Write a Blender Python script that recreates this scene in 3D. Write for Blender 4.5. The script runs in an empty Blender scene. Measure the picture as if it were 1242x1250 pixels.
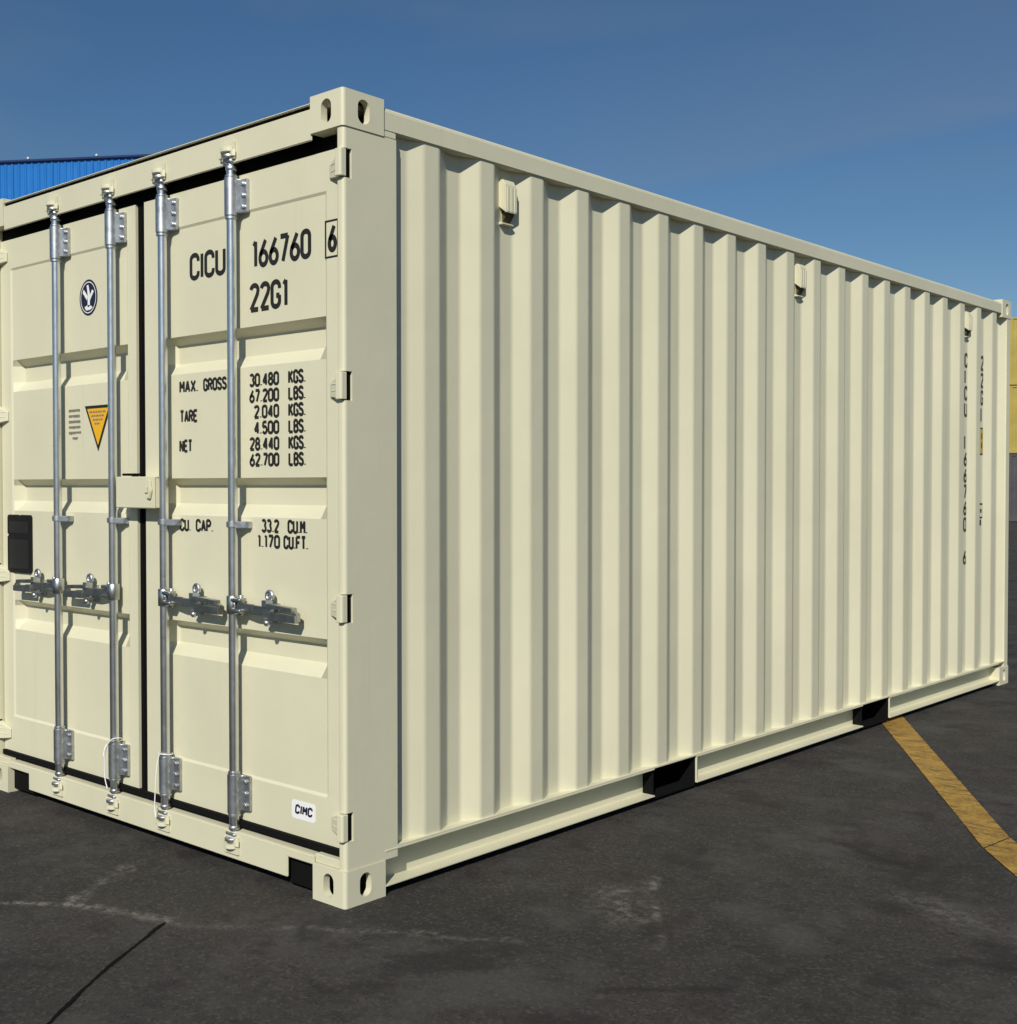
import bpy, bmesh, math, random
from mathutils import Vector, Matrix, Euler

random.seed(7)
SC = bpy.context.scene
COL = SC.collection

# ------------------------------------------------------------------ camera
PXW, PXH, FPX = 1242.0, 1250.0, 1485.82
CAM = Vector((2.9739, -2.5738, 1.368))
CROT = Euler((1.5494, 0.0001, 0.7229), 'XYZ')
cd = bpy.data.cameras.new('camera')
cd.sensor_fit = 'HORIZONTAL'; cd.sensor_width = 36.0
cd.lens = FPX / PXW * 36.0
cd.clip_start = 0.05; cd.clip_end = 3000
co = bpy.data.objects.new('camera', cd); COL.objects.link(co)
co.location = CAM; co.rotation_euler = CROT
SC.camera = co

# ------------------------------------------------------------------ sky, sun, exposure
SUN = Vector((0.61, -1.0, 0.85)).normalized()
EL = math.asin(SUN.z); AZ = math.atan2(SUN.x, SUN.y)
W = bpy.data.worlds.new('World'); SC.world = W; W.use_nodes = True
wn, wl = W.node_tree.nodes, W.node_tree.links
bg = wn['Background']
sky = wn.new('ShaderNodeTexSky'); sky.sky_type = 'NISHITA'; sky.sun_disc = False
sky.sun_elevation = EL; sky.sun_rotation = AZ
sky.altitude = 0; sky.air_density = 1.0; sky.dust_density = 0.15; sky.ozone_density = 4.0
# thin cirrus streaks over the Nishita sky
tc = wn.new('ShaderNodeTexCoord')
mp = wn.new('ShaderNodeMapping'); mp.inputs['Scale'].default_value = (1.1, 2.2, 7.0)
mp.inputs['Rotation'].default_value = (0.15, -0.22, 0.6)
nz = wn.new('ShaderNodeTexNoise'); nz.inputs['Scale'].default_value = 1.5
nz.inputs['Detail'].default_value = 6; nz.inputs['Roughness'].default_value = 0.52
rp = wn.new('ShaderNodeValToRGB')
rp.color_ramp.elements[0].position = 0.50; rp.color_ramp.elements[0].color = (0, 0, 0, 1)
rp.color_ramp.elements[1].position = 0.80; rp.color_ramp.elements[1].color = (0.22, 0.22, 0.22, 1)
mxw = wn.new('ShaderNodeMix'); mxw.data_type = 'RGBA'
mxw.inputs['B'].default_value = (3.4, 4.0, 4.6, 1)
wl.new(tc.outputs['Generated'], mp.inputs['Vector']); wl.new(mp.outputs['Vector'], nz.inputs['Vector'])
wl.new(nz.outputs['Fac'], rp.inputs['Fac']); wl.new(rp.outputs['Color'], mxw.inputs['Factor'])
hs = wn.new('ShaderNodeHueSaturation'); hs.inputs['Saturation'].default_value = 1.16
wl.new(sky.outputs['Color'], hs.inputs['Color']); wl.new(hs.outputs['Color'], mxw.inputs['A'])
def skydir(u, v):
    return (CROT.to_matrix() @ Vector(((u - PXW / 2) / FPX, -(v - PXH / 2) / FPX, -1.0))).normalized()
sn = skydir(880, 226).cross(skydir(1242, 150)).normalized()
if sn.z < 0: sn = -sn
along = skydir(1180, 160)
def wmath(op, a, b=None, clamp=False):
    x = wn.new('ShaderNodeMath'); x.operation = op; x.use_clamp = clamp
    for i, v in enumerate((a, b)):
        if v is None: continue
        if hasattr(v, 'is_output'): wl.new(v, x.inputs[i])
        else: x.inputs[i].default_value = v
    return x.outputs[0]
def wdot(vec):
    d = wn.new('ShaderNodeVectorMath'); d.operation = 'DOT_PRODUCT'; d.inputs[1].default_value = vec
    wl.new(tc.outputs['Generated'], d.inputs[0]); return d.outputs['Value']
warp = wmath('MULTIPLY', wmath('SUBTRACT', nz.outputs['Fac'], 0.5), 0.03)
dd = wmath('ADD', wdot(sn), warp)
edge = wmath('DIVIDE', dd, 0.012, True)
fade = wmath('SUBTRACT', 1.0, wmath('DIVIDE', dd, 0.16), True)
reach = wmath('MULTIPLY', wmath('SUBTRACT', wdot(along), 0.90), 10.0, True)
band = wmath('MULTIPLY', wmath('MULTIPLY', wmath('MULTIPLY', edge, fade), reach), 0.20)
mxs = wn.new('ShaderNodeMix'); mxs.data_type = 'RGBA'; mxs.inputs['B'].default_value = (3.6, 4.0, 4.6, 1)
wl.new(band, mxs.inputs['Factor']); wl.new(mxw.outputs['Result'], mxs.inputs['A'])
wl.new(mxs.outputs['Result'], bg.inputs['Color'])
bg.inputs['Strength'].default_value = 0.067
sd = bpy.data.lights.new('sun', 'SUN'); sd.energy = 4.7; sd.angle = math.radians(0.5)
sd.color = (1.0, 0.95, 0.86)
so = bpy.data.objects.new('sun', sd); COL.objects.link(so)
so.rotation_euler = SUN.to_track_quat('Z', 'Y').to_euler()
so.location = (8, -12, 12)
vs = SC.view_settings
vs.view_transform = 'Standard'; vs.look = 'None'; vs.exposure = -0.13; vs.gamma = 1.0
vs.use_curve_mapping = False

# ------------------------------------------------------------------ pixel of the photograph -> point on a plane of the place
_R = CROT.to_matrix()
def hit(u, v, ax, val):
    d = _R @ Vector(((u - PXW / 2) / FPX, -(v - PXH / 2) / FPX, -1.0))
    return CAM + d * ((val - CAM[ax]) / d[ax])
def Pd(u, v, y): return hit(u, v, 1, y)      # on a plane parallel to the doors
def Pg(u, v): return hit(u, v, 2, 0.0)       # on the ground

# ------------------------------------------------------------------ materials
MATS = {}
def mat(name, col, rough=0.5, metal=0.0, spec=0.5):
    m = bpy.data.materials.new(name); m.use_nodes = True
    b = m.node_tree.nodes['Principled BSDF']
    b.inputs['Base Color'].default_value = (*col, 1); b.inputs['Roughness'].default_value = rough
    b.inputs['Metallic'].default_value = metal; b.inputs['Specular IOR Level'].default_value = spec
    MATS[name] = m
    return m, m.node_tree.nodes, m.node_tree.links, b
def objcoord(n, l, scale=(1, 1, 1)):
    t = n.new('ShaderNodeTexCoord'); p = n.new('ShaderNodeMapping')
    p.inputs['Scale'].default_value = scale; l.new(t.outputs['Object'], p.inputs['Vector'])
    return p.outputs['Vector']
def noise(n, l, vec, scale, detail=4, rough=0.5):
    t = n.new('ShaderNodeTexNoise'); t.inputs['Scale'].default_value = scale
    t.inputs['Detail'].default_value = detail; t.inputs['Roughness'].default_value = rough
    l.new(vec, t.inputs['Vector']); return t.outputs['Fac']
def ramp(n, l, fac, a, b, ca=(0, 0, 0, 1), cb=(1, 1, 1, 1)):
    r = n.new('ShaderNodeValToRGB'); e = r.color_ramp.elements
    e[0].position = a; e[0].color = ca; e[1].position = b; e[1].color = cb
    l.new(fac, r.inputs['Fac']); return r.outputs['Color']
def mix(n, l, fac, a, b, mode='MIX'):
    x = n.new('ShaderNodeMix'); x.data_type = 'RGBA'; x.blend_type = mode
    for k, v in (('Factor', fac), ('A', a), ('B', b)):
        s = [i for i in x.inputs if i.name == k and (i.type == 'RGBA' or k == 'Factor')][0]
        if k == 'Factor': s = x.inputs[0]
        if hasattr(v, 'is_output'): l.new(v, s)
        elif isinstance(v, tuple): s.default_value = v if len(v) == 4 else (*v, 1)
        else: s.default_value = v
    return [o for o in x.outputs if o.type == 'RGBA'][0]
def math_(n, l, op, a, b=None, clamp=False):
    x = n.new('ShaderNodeMath'); x.operation = op; x.use_clamp = clamp
    for i, v in enumerate((a, b)):
        if v is None: continue
        if hasattr(v, 'is_output'): l.new(v, x.inputs[i])
        else: x.inputs[i].default_value = v
    return x.outputs[0]
def bump(n, l, b, h, strength, dist):
    u = n.new('ShaderNodeBump'); u.inputs['Strength'].default_value = strength
    u.inputs['Distance'].default_value = dist; l.new(h, u.inputs['Height'])
    l.new(u.outputs['Normal'], b.inputs['Normal'])

def paint(name, col, rough=0.42, var=0.06, dirt=0.10):
    m, n, l, b = mat(name, col, rough)
    v = objcoord(n, l)
    big = noise(n, l, v, 1.3, 5, 0.6); vs_ = objcoord(n, l, (9, 9, 0.7))
    streak = noise(n, l, vs_, 1.6, 6, 0.62); fine = noise(n, l, v, 140, 2)
    lo = tuple(c * (1 - var) for c in col); hi = tuple(min(1, c * (1 + var)) for c in col)
    c1 = mix(n, l, ramp(n, l, big, 0.3, 0.7), lo, hi)
    c2 = mix(n, l, math_(n, l, 'MULTIPLY', ramp(n, l, streak, 0.60, 0.85), dirt * 2.2), c1, tuple(c * k for c, k in zip(col, (0.62, 0.58, 0.5))))
    speck = noise(n, l, v, 38, 3, 0.7)
    c3 = mix(n, l, math_(n, l, 'MULTIPLY', ramp(n, l, speck, 0.70, 0.78), dirt * 2.5), c2, tuple(c * 0.5 for c in col))
    l.new(c3, b.inputs['Base Color'])
    l.new(math_(n, l, 'ADD', rough - 0.1, math_(n, l, 'MULTIPLY', big, 0.2)), b.inputs['Roughness'])
    h = math_(n, l, 'ADD', math_(n, l, 'MULTIPLY', fine, 0.25), math_(n, l, 'MULTIPLY', noise(n, l, v, 4, 3), 6.0))
    bump(n, l, b, h, 0.35, 0.0012)
    return m
CREAM = (0.655, 0.63, 0.455)
paint('cream_paint', CREAM, 0.42, 0.045, 0.09)
paint('yellow_paint', (0.36, 0.28, 0.055), 0.5, 0.12, 0.2)
paint('charcoal_paint', (0.06, 0.055, 0.06), 0.5, 0.15, 0.2)
paint('white_paint', (0.75, 0.74, 0.70), 0.5, 0.05, 0.1)
paint('blue_cladding', (0.009, 0.150, 0.48), 0.38, 0.10, 0.1)
paint('blue_flashing', (0.004, 0.020, 0.10), 0.4, 0.08, 0.1)
mat('bitumen_and_shade', (0.004, 0.004, 0.004), 0.9, spec=0.15)  # black undercoat, also carrying painted shade in pockets and sill slots
mat('rubber_and_shade', (0.0035, 0.0033, 0.0033), 0.85, spec=0.12)  # black rubber, also used for painted shade in hinge notches and gutter
mat('black_vinyl', (0.013, 0.012, 0.010), 0.55)
mat('plate_dark', (0.012, 0.010, 0.011), 0.6, spec=0.2)
mat('sticker_white', (0.82, 0.82, 0.80), 0.4)
mat('sticker_yellow', (0.80, 0.42, 0.012), 0.45)
mat('ink_navy', (0.008, 0.010, 0.035), 0.5)
mat('label_yellow', (0.50, 0.37, 0.06), 0.5)
mat('ink_side', (0.05, 0.048, 0.038), 0.6)
mat('ink_grey', (0.20, 0.19, 0.15), 0.6)
mat('tie_white', (0.80, 0.80, 0.77), 0.4)
mat('recess_shade', (0.075, 0.065, 0.032), 0.8, spec=0.2)  # dark olive holding the shade inside casting hollows and ventilator mouths
def galv(name, col, rough, spk=0.45, dk=0.55):
    m, n, l, b = mat(name, col, rough, metal=1.0)
    v = objcoord(n, l)
    t = n.new('ShaderNodeTexVoronoi'); t.inputs['Scale'].default_value = 55
    l.new(v, t.inputs['Vector'])
    sp = n.new('ShaderNodeSeparateColor'); l.new(t.outputs['Color'], sp.inputs['Color'])
    z = noise(n, l, v, 14, 5, 0.65)
    f = math_(n, l, 'ADD', math_(n, l, 'MULTIPLY', sp.outputs[0], spk), math_(n, l, 'MULTIPLY', z, 0.6))
    l.new(mix(n, l, f, tuple(c * dk for c in col), col), b.inputs['Base Color'])
    l.new(math_(n, l, 'ADD', rough - 0.06, math_(n, l, 'MULTIPLY', z, 0.18)), b.inputs['Roughness'])
    bump(n, l, b, z, 0.3, 0.002)
galv('galvanised_rod', (0.78, 0.79, 0.80), 0.27, 0.12, 0.80)
galv('galvanised_cast', (0.66, 0.68, 0.70), 0.40)
galv('handle_steel', (0.55, 0.57, 0.55), 0.36)

# asphalt with wear: stains, scuffs and hairline marks at their own places
def seg_mask(n, l, vec, A, B, width, wob=0.06, wscale=3.0):
    """1 near the segment A-B on the ground, 0 away from it, with a wandering edge"""
    A = Vector((A[0], A[1], 0)); B = Vector((B[0], B[1], 0)); d = B - A; L2 = d.length_squared
    nv = n.new('ShaderNodeTexNoise'); nv.inputs['Scale'].default_value = wscale; nv.inputs['Detail'].default_value = 4
    l.new(vec, nv.inputs['Vector'])
    off = n.new('ShaderNodeVectorMath'); off.operation = 'MULTIPLY_ADD'
    l.new(nv.outputs['Color'], off.inputs[0]); off.inputs[1].default_value = (wob * 2, wob * 2, 0); off.inputs[2].default_value = (-wob, -wob, 0)
    ad = n.new('ShaderNodeVectorMath'); ad.operation = 'ADD'; l.new(vec, ad.inputs[0]); l.new(off.outputs[0], ad.inputs[1])
    fl = n.new('ShaderNodeVectorMath'); fl.operation = 'MULTIPLY'; l.new(ad.outputs[0], fl.inputs[0]); fl.inputs[1].default_value = (1, 1, 0)
    sb = n.new('ShaderNodeVectorMath'); sb.operation = 'SUBTRACT'; l.new(fl.outputs[0], sb.inputs[0]); sb.inputs[1].default_value = A
    dt = n.new('ShaderNodeVectorMath'); dt.operation = 'DOT_PRODUCT'; l.new(sb.outputs[0], dt.inputs[0]); dt.inputs[1].default_value = d / L2
    t = math_(n, l, 'ADD', dt.outputs['Value'], 0.0, True)
    pr = n.new('ShaderNodeVectorMath'); pr.operation = 'SCALE'; pr.inputs[0].default_value = d; l.new(t, pr.inputs['Scale'])
    df = n.new('ShaderNodeVectorMath'); df.operation = 'SUBTRACT'; l.new(sb.outputs[0], df.inputs[0]); l.new(pr.outputs[0], df.inputs[1])
    ln = n.new('ShaderNodeVectorMath'); ln.operation = 'LENGTH'; l.new(df.outputs[0], ln.inputs[0])
    return math_(n, l, 'SUBTRACT', 1.0, math_(n, l, 'DIVIDE', ln.outputs['Value'], width), True)

def asphalt():
    m, n, l, b = mat('asphalt', (0.045, 0.042, 0.036), 0.85, spec=0.3)
    v = objcoord(n, l)
    big = noise(n, l, v, 0.7, 8, 0.62); mid = noise(n, l, v, 4.5, 8, 0.68); fin = noise(n, l, v, 60, 5, 0.75); gr = noise(n, l, v, 240, 3, 0.7)
    vd = objcoord(n, l, (1, 1, 1)); vd.node.inputs['Rotation'].default_value = (0, 0, -0.75); vd.node.inputs['Scale'].default_value = (2.2, 9, 1)
    smear = noise(n, l, vd, 1.6, 7, 0.66)
    hue = noise(n, l, v, 1.3, 4, 0.55)
    c = mix(n, l, ramp(n, l, big, 0.32, 0.68), (0.022, 0.0205, 0.0175), (0.046, 0.042, 0.036))
    c = mix(n, l, math_(n, l, 'MULTIPLY', ramp(n, l, hue, 0.46, 0.58), 0.7), c, (0.046, 0.037, 0.036))
    c = mix(n, l, math_(n, l, 'MULTIPLY', ramp(n, l, smear, 0.52, 0.70), 0.75), c, (0.019, 0.0175, 0.016))
    c = mix(n, l, math_(n, l, 'MULTIPLY', ramp(n, l, mid, 0.56, 0.74), 0.6), c, (0.070, 0.063, 0.054))
    c = mix(n, l, math_(n, l, 'MULTIPLY', ramp(n, l, fin, 0.50, 0.68), 0.34), c, (0.092, 0.085, 0.074))
    c = mix(n, l, math_(n, l, 'MULTIPLY', ramp(n, l, gr, 0.50, 0.68), 0.38), c, (0.12, 0.112, 0.098))
    vo = n.new('ShaderNodeTexVoronoi'); vo.inputs['Scale'].default_value = 110; l.new(v, vo.inputs['Vector'])
    vsep = n.new('ShaderNodeSeparateColor'); l.new(vo.outputs['Color'], vsep.inputs['Color'])
    c = mix(n, l, math_(n, l, 'MULTIPLY', ramp(n, l, vsep.outputs[0], 0.82, 0.88), 0.32), c, (0.13, 0.122, 0.108))
    c = mix(n, l, math_(n, l, 'MULTIPLY', ramp(n, l, vsep.outputs[1], 0.82, 0.88), 0.4), c, (0.012, 0.011, 0.0105))
    worn = noise(n, l, v, 1.9, 7, 0.7)
    c = mix(n, l, math_(n, l, 'MULTIPLY', ramp(n, l, worn, 0.50, 0.62), 0.50), c, (0.088, 0.084, 0.076))
    oil = noise(n, l, v, 2.7, 6, 0.66)
    c = mix(n, l, math_(n, l, 'MULTIPLY', ramp(n, l, oil, 0.53, 0.62), 0.65), c, (0.021, 0.0175, 0.0165))
    flk = noise(n, l, vd, 5.5, 5, 0.7)
    c = mix(n, l, math_(n, l, 'MULTIPLY', ramp(n, l, flk, 0.60, 0.68), 0.7), c, (0.014, 0.013, 0.012))
    c = mix(n, l, math_(n, l, 'MULTIPLY', ramp(n, l, noise(n, l, v, 27, 3, 0.6), 0.70, 0.76), 0.8), c, (0.15, 0.135, 0.11))
    c = mix(n, l, math_(n, l, 'MULTIPLY', ramp(n, l, noise(n, l, v, 15, 5, 0.7), 0.64, 0.74), 0.8), c, (0.016, 0.0145, 0.0135))
    pale = (0.20, 0.185, 0.16); dark = (0.012, 0.011, 0.0105)
    brk = math_(n, l, 'MULTIPLY', ramp(n, l, noise(n, l, v, 26, 6, 0.8), 0.44, 0.66), ramp(n, l, noise(n, l, v, 3.2, 3, 0.6), 0.34, 0.52))
    def put(c, A, B, w, k, colr, wob=0.05, ws=3.0, broken=True):
        s = seg_mask(n, l, v, A, B, w, wob, ws)
        f = math_(n, l, 'MULTIPLY', s, k)
        if broken: f = math_(n, l, 'MULTIPLY', f, brk)
        return mix(n, l, math_(n, l, 'MINIMUM', f, 0.92), c, colr)
    # pale hairline running in from the left, its branch, then on past the container's corner
    c = put(c, (-1.7, -1.28), (-0.66, -0.53), 0.024, 2.4, pale, 0.04, 2.5)
    c = put(c, (-0.72, -0.53), (-0.93, -0.22), 0.05, 1.7, pale, 0.07, 7)
    c = put(c, (-0.66, -0.53), (-0.35, -0.44), 0.04, 2.2, pale, 0.03, 5)
    c = put(c, (-0.33, -0.43), (0.60, 0.16), 0.030, 0.8, pale, 0.09, 3)
    c = put(c, (0.58, 0.72), (0.72, 0.55), 0.14, 1.1, pale, 0.14, 8)
    c = put(c, (0.55, 0.93), (0.95, 0.40), 0.022, 1.5, pale, 0.04, 7)
    c = put(c, (1.35, 1.30), (2.0, 1.05), 0.11, 1.8, (0.13, 0.122, 0.11), 0.06, 3)
    c = put(c, (0.30, 0.02), (0.36, 0.04), 0.02, 1.4, pale, 0.01, 5)
    # dark tyre scuffs and oil marks
    c = put(c, (0.40, 1.60), (0.64, 1.78), 0.022, 0.7, dark, 0.04, 4, True)
    c = put(c, (0.88, 1.72), (1.20, 1.62), 0.07, 0.7, dark, 0.10, 6, False)
    c = put(c, (1.62, 0.86), (1.84, 0.96), 0.06, 0.6, dark, 0.08, 8, False)
    c = put(c, (1.0, 0.05), (1.25, 0.30), 0.03, 0.6, dark, 0.05, 6, False)
    c = put(c, (-0.45, -1.0), (-0.25, -0.85), 0.05, 0.5, dark, 0.06, 6, False)
    l.new(c, b.inputs['Base Color'])
    l.new(math_(n, l, 'ADD', 0.72, math_(n, l, 'MULTIPLY', mid, 0.25)), b.inputs['Roughness'])
    h = math_(n, l, 'ADD', math_(n, l, 'MULTIPLY', fin, 1.6), math_(n, l, 'ADD', math_(n, l, 'MULTIPLY', gr, 0.7), math_(n, l, 'MULTIPLY', mid, 1.6)))
    bump(n, l, b, h, 0.7, 0.006)
asphalt()
def stripe_mat():
    m, n, l, b = mat('line_paint', (0.38, 0.22, 0.03), 0.7, spec=0.3)
    v = objcoord(n, l)
    w1 = noise(n, l, v, 9, 6, 0.75); w2 = noise(n, l, v, 55, 5, 0.75)
    vd = objcoord(n, l); vd.node.inputs['Rotation'].default_value = (0, 0, -0.6); vd.node.inputs['Scale'].default_value = (4, 26, 1)
    w3 = noise(n, l, vd, 1.3, 6, 0.72)
    c = mix(n, l, ramp(n, l, w1, 0.35, 0.65), (0.27, 0.148, 0.022), (0.44, 0.275, 0.055))
    wear = math_(n, l, 'MAXIMUM', ramp(n, l, w3, 0.53, 0.60), math_(n, l, 'MULTIPLY', ramp(n, l, w2, 0.50, 0.62), 0.7))
    c = mix(n, l, math_(n, l, 'MULTIPLY', wear, 0.85), c, (0.065, 0.05, 0.033))
    l.new(c, b.inputs['Base Color']); bump(n, l, b, w2, 0.5, 0.004)
stripe_mat()

# ------------------------------------------------------------------ mesh helpers
class MB:
    def __init__(s): s.v = []; s.f = []
    def add(s, vs_, fs): o = len(s.v); s.v += [tuple(p) for p in vs_]; s.f += [tuple(o + i for i in f) for f in fs]; return s
    def box(s, x0, x1, y0, y1, z0, z1):
        return s.add([(x, y, z) for x in (x0, x1) for y in (y0, y1) for z in (z0, z1)],
                     [(0, 1, 3, 2), (4, 6, 7, 5), (0, 4, 5, 1), (2, 3, 7, 6), (0, 2, 6, 4), (1, 5, 7, 3)])
    def prism(s, poly, ax, a, b):
        """poly in the two other axes (cyclic order), extruded along axis ax from a to b"""
        n = len(poly); P = []
        for t in (a, b):
            for q in poly:
                p = [0, 0, 0]; k = [i for i in range(3) if i != ax]
                p[ax] = t; p[k[0]] = q[0]; p[k[1]] = q[1]; P.append(p)
        return s.add(P, [tuple(range(n)), tuple(range(2 * n - 1, n - 1, -1))] + [(i, (i + 1) % n, n + (i + 1) % n, n + i) for i in range(n)])
    def tube(s, pts, r, n=12, cap=True):
        pts = [Vector(p) for p in pts]; rings = []
        rr = r if isinstance(r, (list, tuple)) else [r] * len(pts)
        up = None
        for i, p in enumerate(pts):
            d = (pts[min(i + 1, len(pts) - 1)] - pts[max(i - 1, 0)])
            d = d.normalized() if d.length > 1e-9 else Vector((0, 0, 1))
            if up is None: up = Vector((0, 1, 0)) if abs(d.y) < 0.9 else Vector((1, 0, 0))
            a = d.cross(up).normalized(); c = d.cross(a).normalized(); up = -c if c.dot(up) < 0 else c
            rings.append([p + rr[i] * (math.cos(2 * math.pi * k / n) * a + math.sin(2 * math.pi * k / n) * c) for k in range(n)])
        fs = []
        for i in range(len(pts) - 1):
            fs += [(i * n + k, i * n + (k + 1) % n, (i + 1) * n + (k + 1) % n, (i + 1) * n + k) for k in range(n)]
        if cap: fs += [tuple(range(n)), tuple(range((len(pts) - 1) * n, len(pts) * n))]
        return s.add([p for r_ in rings for p in r_], fs)
    def ball(s, c, r, n=10):
        pts = [(c[0], c[1], c[2] - r * math.cos(math.pi * i / n)) for i in range(n + 1)]
        return s.tube(pts, [max(1e-4, r * math.sin(math.pi * i / n)) for i in range(n + 1)], n)
    def ring(s, c, R, r, ax=1, n=16, m=8):
        vs_ = []; fs = []
        k = [i for i in range(3) if i != ax]
        for i in range(n):
            a = 2 * math.pi * i / n
            for j in range(m):
                t = 2 * math.pi * j / m; p = [0, 0, 0]
                p[k[0]] = c[k[0]] + (R + r * math.cos(t)) * math.cos(a); p[k[1]] = c[k[1]] + (R + r * math.cos(t)) * math.sin(a)
                p[ax] = c[ax] + r * math.sin(t); vs_.append(p)
                fs.append((i * m + j, i * m + (j + 1) % m, ((i + 1) % n) * m + (j + 1) % m, ((i + 1) % n) * m + j))
        return s.add(vs_, fs)
    def map(s, fn): s.v = [tuple(fn(p)) for p in s.v]; return s

def link(name, me, m, parent=None, **props):
    o = bpy.data.objects.new(name, me); COL.objects.link(o)
    if m:
        me.materials.clear(); me.materials.append(MATS[m])
    if parent: o.parent = parent
    for k, v in props.items(): o[k] = v
    return o
def build(name, mb, m, parent=None, bev=0.0, seg=2, smooth=35, **props):
    me = bpy.data.meshes.new(name); me.from_pydata(mb.v, [], mb.f); me.update()
    bm = bmesh.new(); bm.from_mesh(me)
    bmesh.ops.recalc_face_normals(bm, faces=bm.faces)
    if bev:
        ed = [e for e in bm.edges if len(e.link_faces) == 2 and e.calc_face_angle(0) > 0.5]
        bmesh.ops.bevel(bm, geom=ed, offset=bev, segments=seg, affect='EDGES', clamp_overlap=True)
    bm.to_mesh(me); bm.free()
    if not (bev and smooth < 50):
        me.shade_smooth(); me.set_sharp_from_angle(angle=math.radians(smooth))
    return link(name, me, m, parent, **props)
def empty(name, loc, label, cat, group=None):
    o = bpy.data.objects.new(name, None); COL.objects.link(o); o.location = loc
    o['label'] = label; o['category'] = cat; o.empty_display_size = 0.2
    if group: o['group'] = group
    return o
def _arc(cx, cy, rx, ry, a0, a1, n=10):
    return [(cx + rx * math.cos(math.radians(a0 + (a1 - a0) * i / n)), cy + ry * math.sin(math.radians(a0 + (a1 - a0) * i / n))) for i in range(n + 1)]
_q = .20
_O = _arc(.5, 1 - _q, .5, _q, 0, 180) + _arc(.5, _q, .5, _q, 180, 360) + [(1, 1 - _q)]
_C = [(1, .72)] + _arc(.5, 1 - _q, .5, _q, 0, 180) + _arc(.5, _q, .5, _q, 180, 360) + [(1, .28)]
GLYPH = {
 '0': [_O], 'O': [_O], 'C': [_C], 'G': [_C[:-1] + [(1, .44), (.56, .44)]], 'U': [[(0, 1)] + _arc(.5, _q, .5, _q, 180, 360) + [(1, 1)]],
 'I': [[(.5, 0), (.5, 1)]], '1': [[(.72, 0), (.72, 1), (.2, .84)]], '7': [[(0, 1), (1, 1), (.32, 0)]],
 '6': [[(.80, 1), (.10, .46)] + _arc(.5, .27, .5, .27, 150, 510, 18)], '4': [[(.76, 0), (.76, 1), (0, .27), (1.05, .27)]],
 '2': [_arc(.5, 1 - _q, .5, _q, 170, -10, 10) + [(.9, .62), (0, 0), (1, 0)]],
 '3': [_arc(.48, .755, .46, .245, 150, -80, 10) + _arc(.5, .26, .5, .26, 80, -160, 12)],
 '5': [[(.95, 1), (.12, 1), (.06, .54)] + _arc(.5, .30, .5, .30, 125, -155, 12)],
 '8': [_arc(.5, .76, .42, .24, 270, -90, 14), _arc(.5, .265, .5, .265, 90, 450, 14)],
 'M': [[(0, 0), (0, 1), (.5, .38), (1, 1), (1, 0)]], 'A': [[(0, 0), (.5, 1), (1, 0)], [(.17, .32), (.83, .32)]], 'X': [[(0, 0), (1, 1)], [(0, 1), (1, 0)]],
 'R': [[(0, 0), (0, 1)] + _arc(.5, .76, .5, .24, 90, -90) + [(0, .52)], [(.5, .52), (1, 0)]], 'P': [[(0, 0), (0, 1)] + _arc(.5, .74, .5, .26, 90, -90) + [(0, .48)]],
 'B': [[(0, 0), (0, 1)] + _arc(.45, .76, .48, .24, 90, -90) + [(0, .52)], [(.4, .52)] + _arc(.5, .26, .5, .26, 90, -90) + [(0, 0)]],
 'S': [[(1, .80)] + _arc(.5, .77, .5, .23, 10, 230) + _arc(.5, .24, .5, .24, 60, -170)], 'T': [[(0, 1), (1, 1)], [(.5, 1), (.5, 0)]],
 'E': [[(1, 1), (0, 1), (0, 0), (1, 0)], [(0, .52), (.8, .52)]], 'F': [[(1, 1), (0, 1), (0, 0)], [(0, .52), (.8, .52)]], 'N': [[(0, 0), (0, 1), (1, 0), (1, 1)]],
 'K': [[(0, 0), (0, 1)], [(1, 1), (.02, .42)], [(.3, .58), (1, 0)]], 'L': [[(0, 1), (0, 0), (1, 0)]], '.': [[(.5, 0), (.5, .07)]]}
ADV = {'I': .10, '1': .55, '.': .12, ' ': .7}
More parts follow.
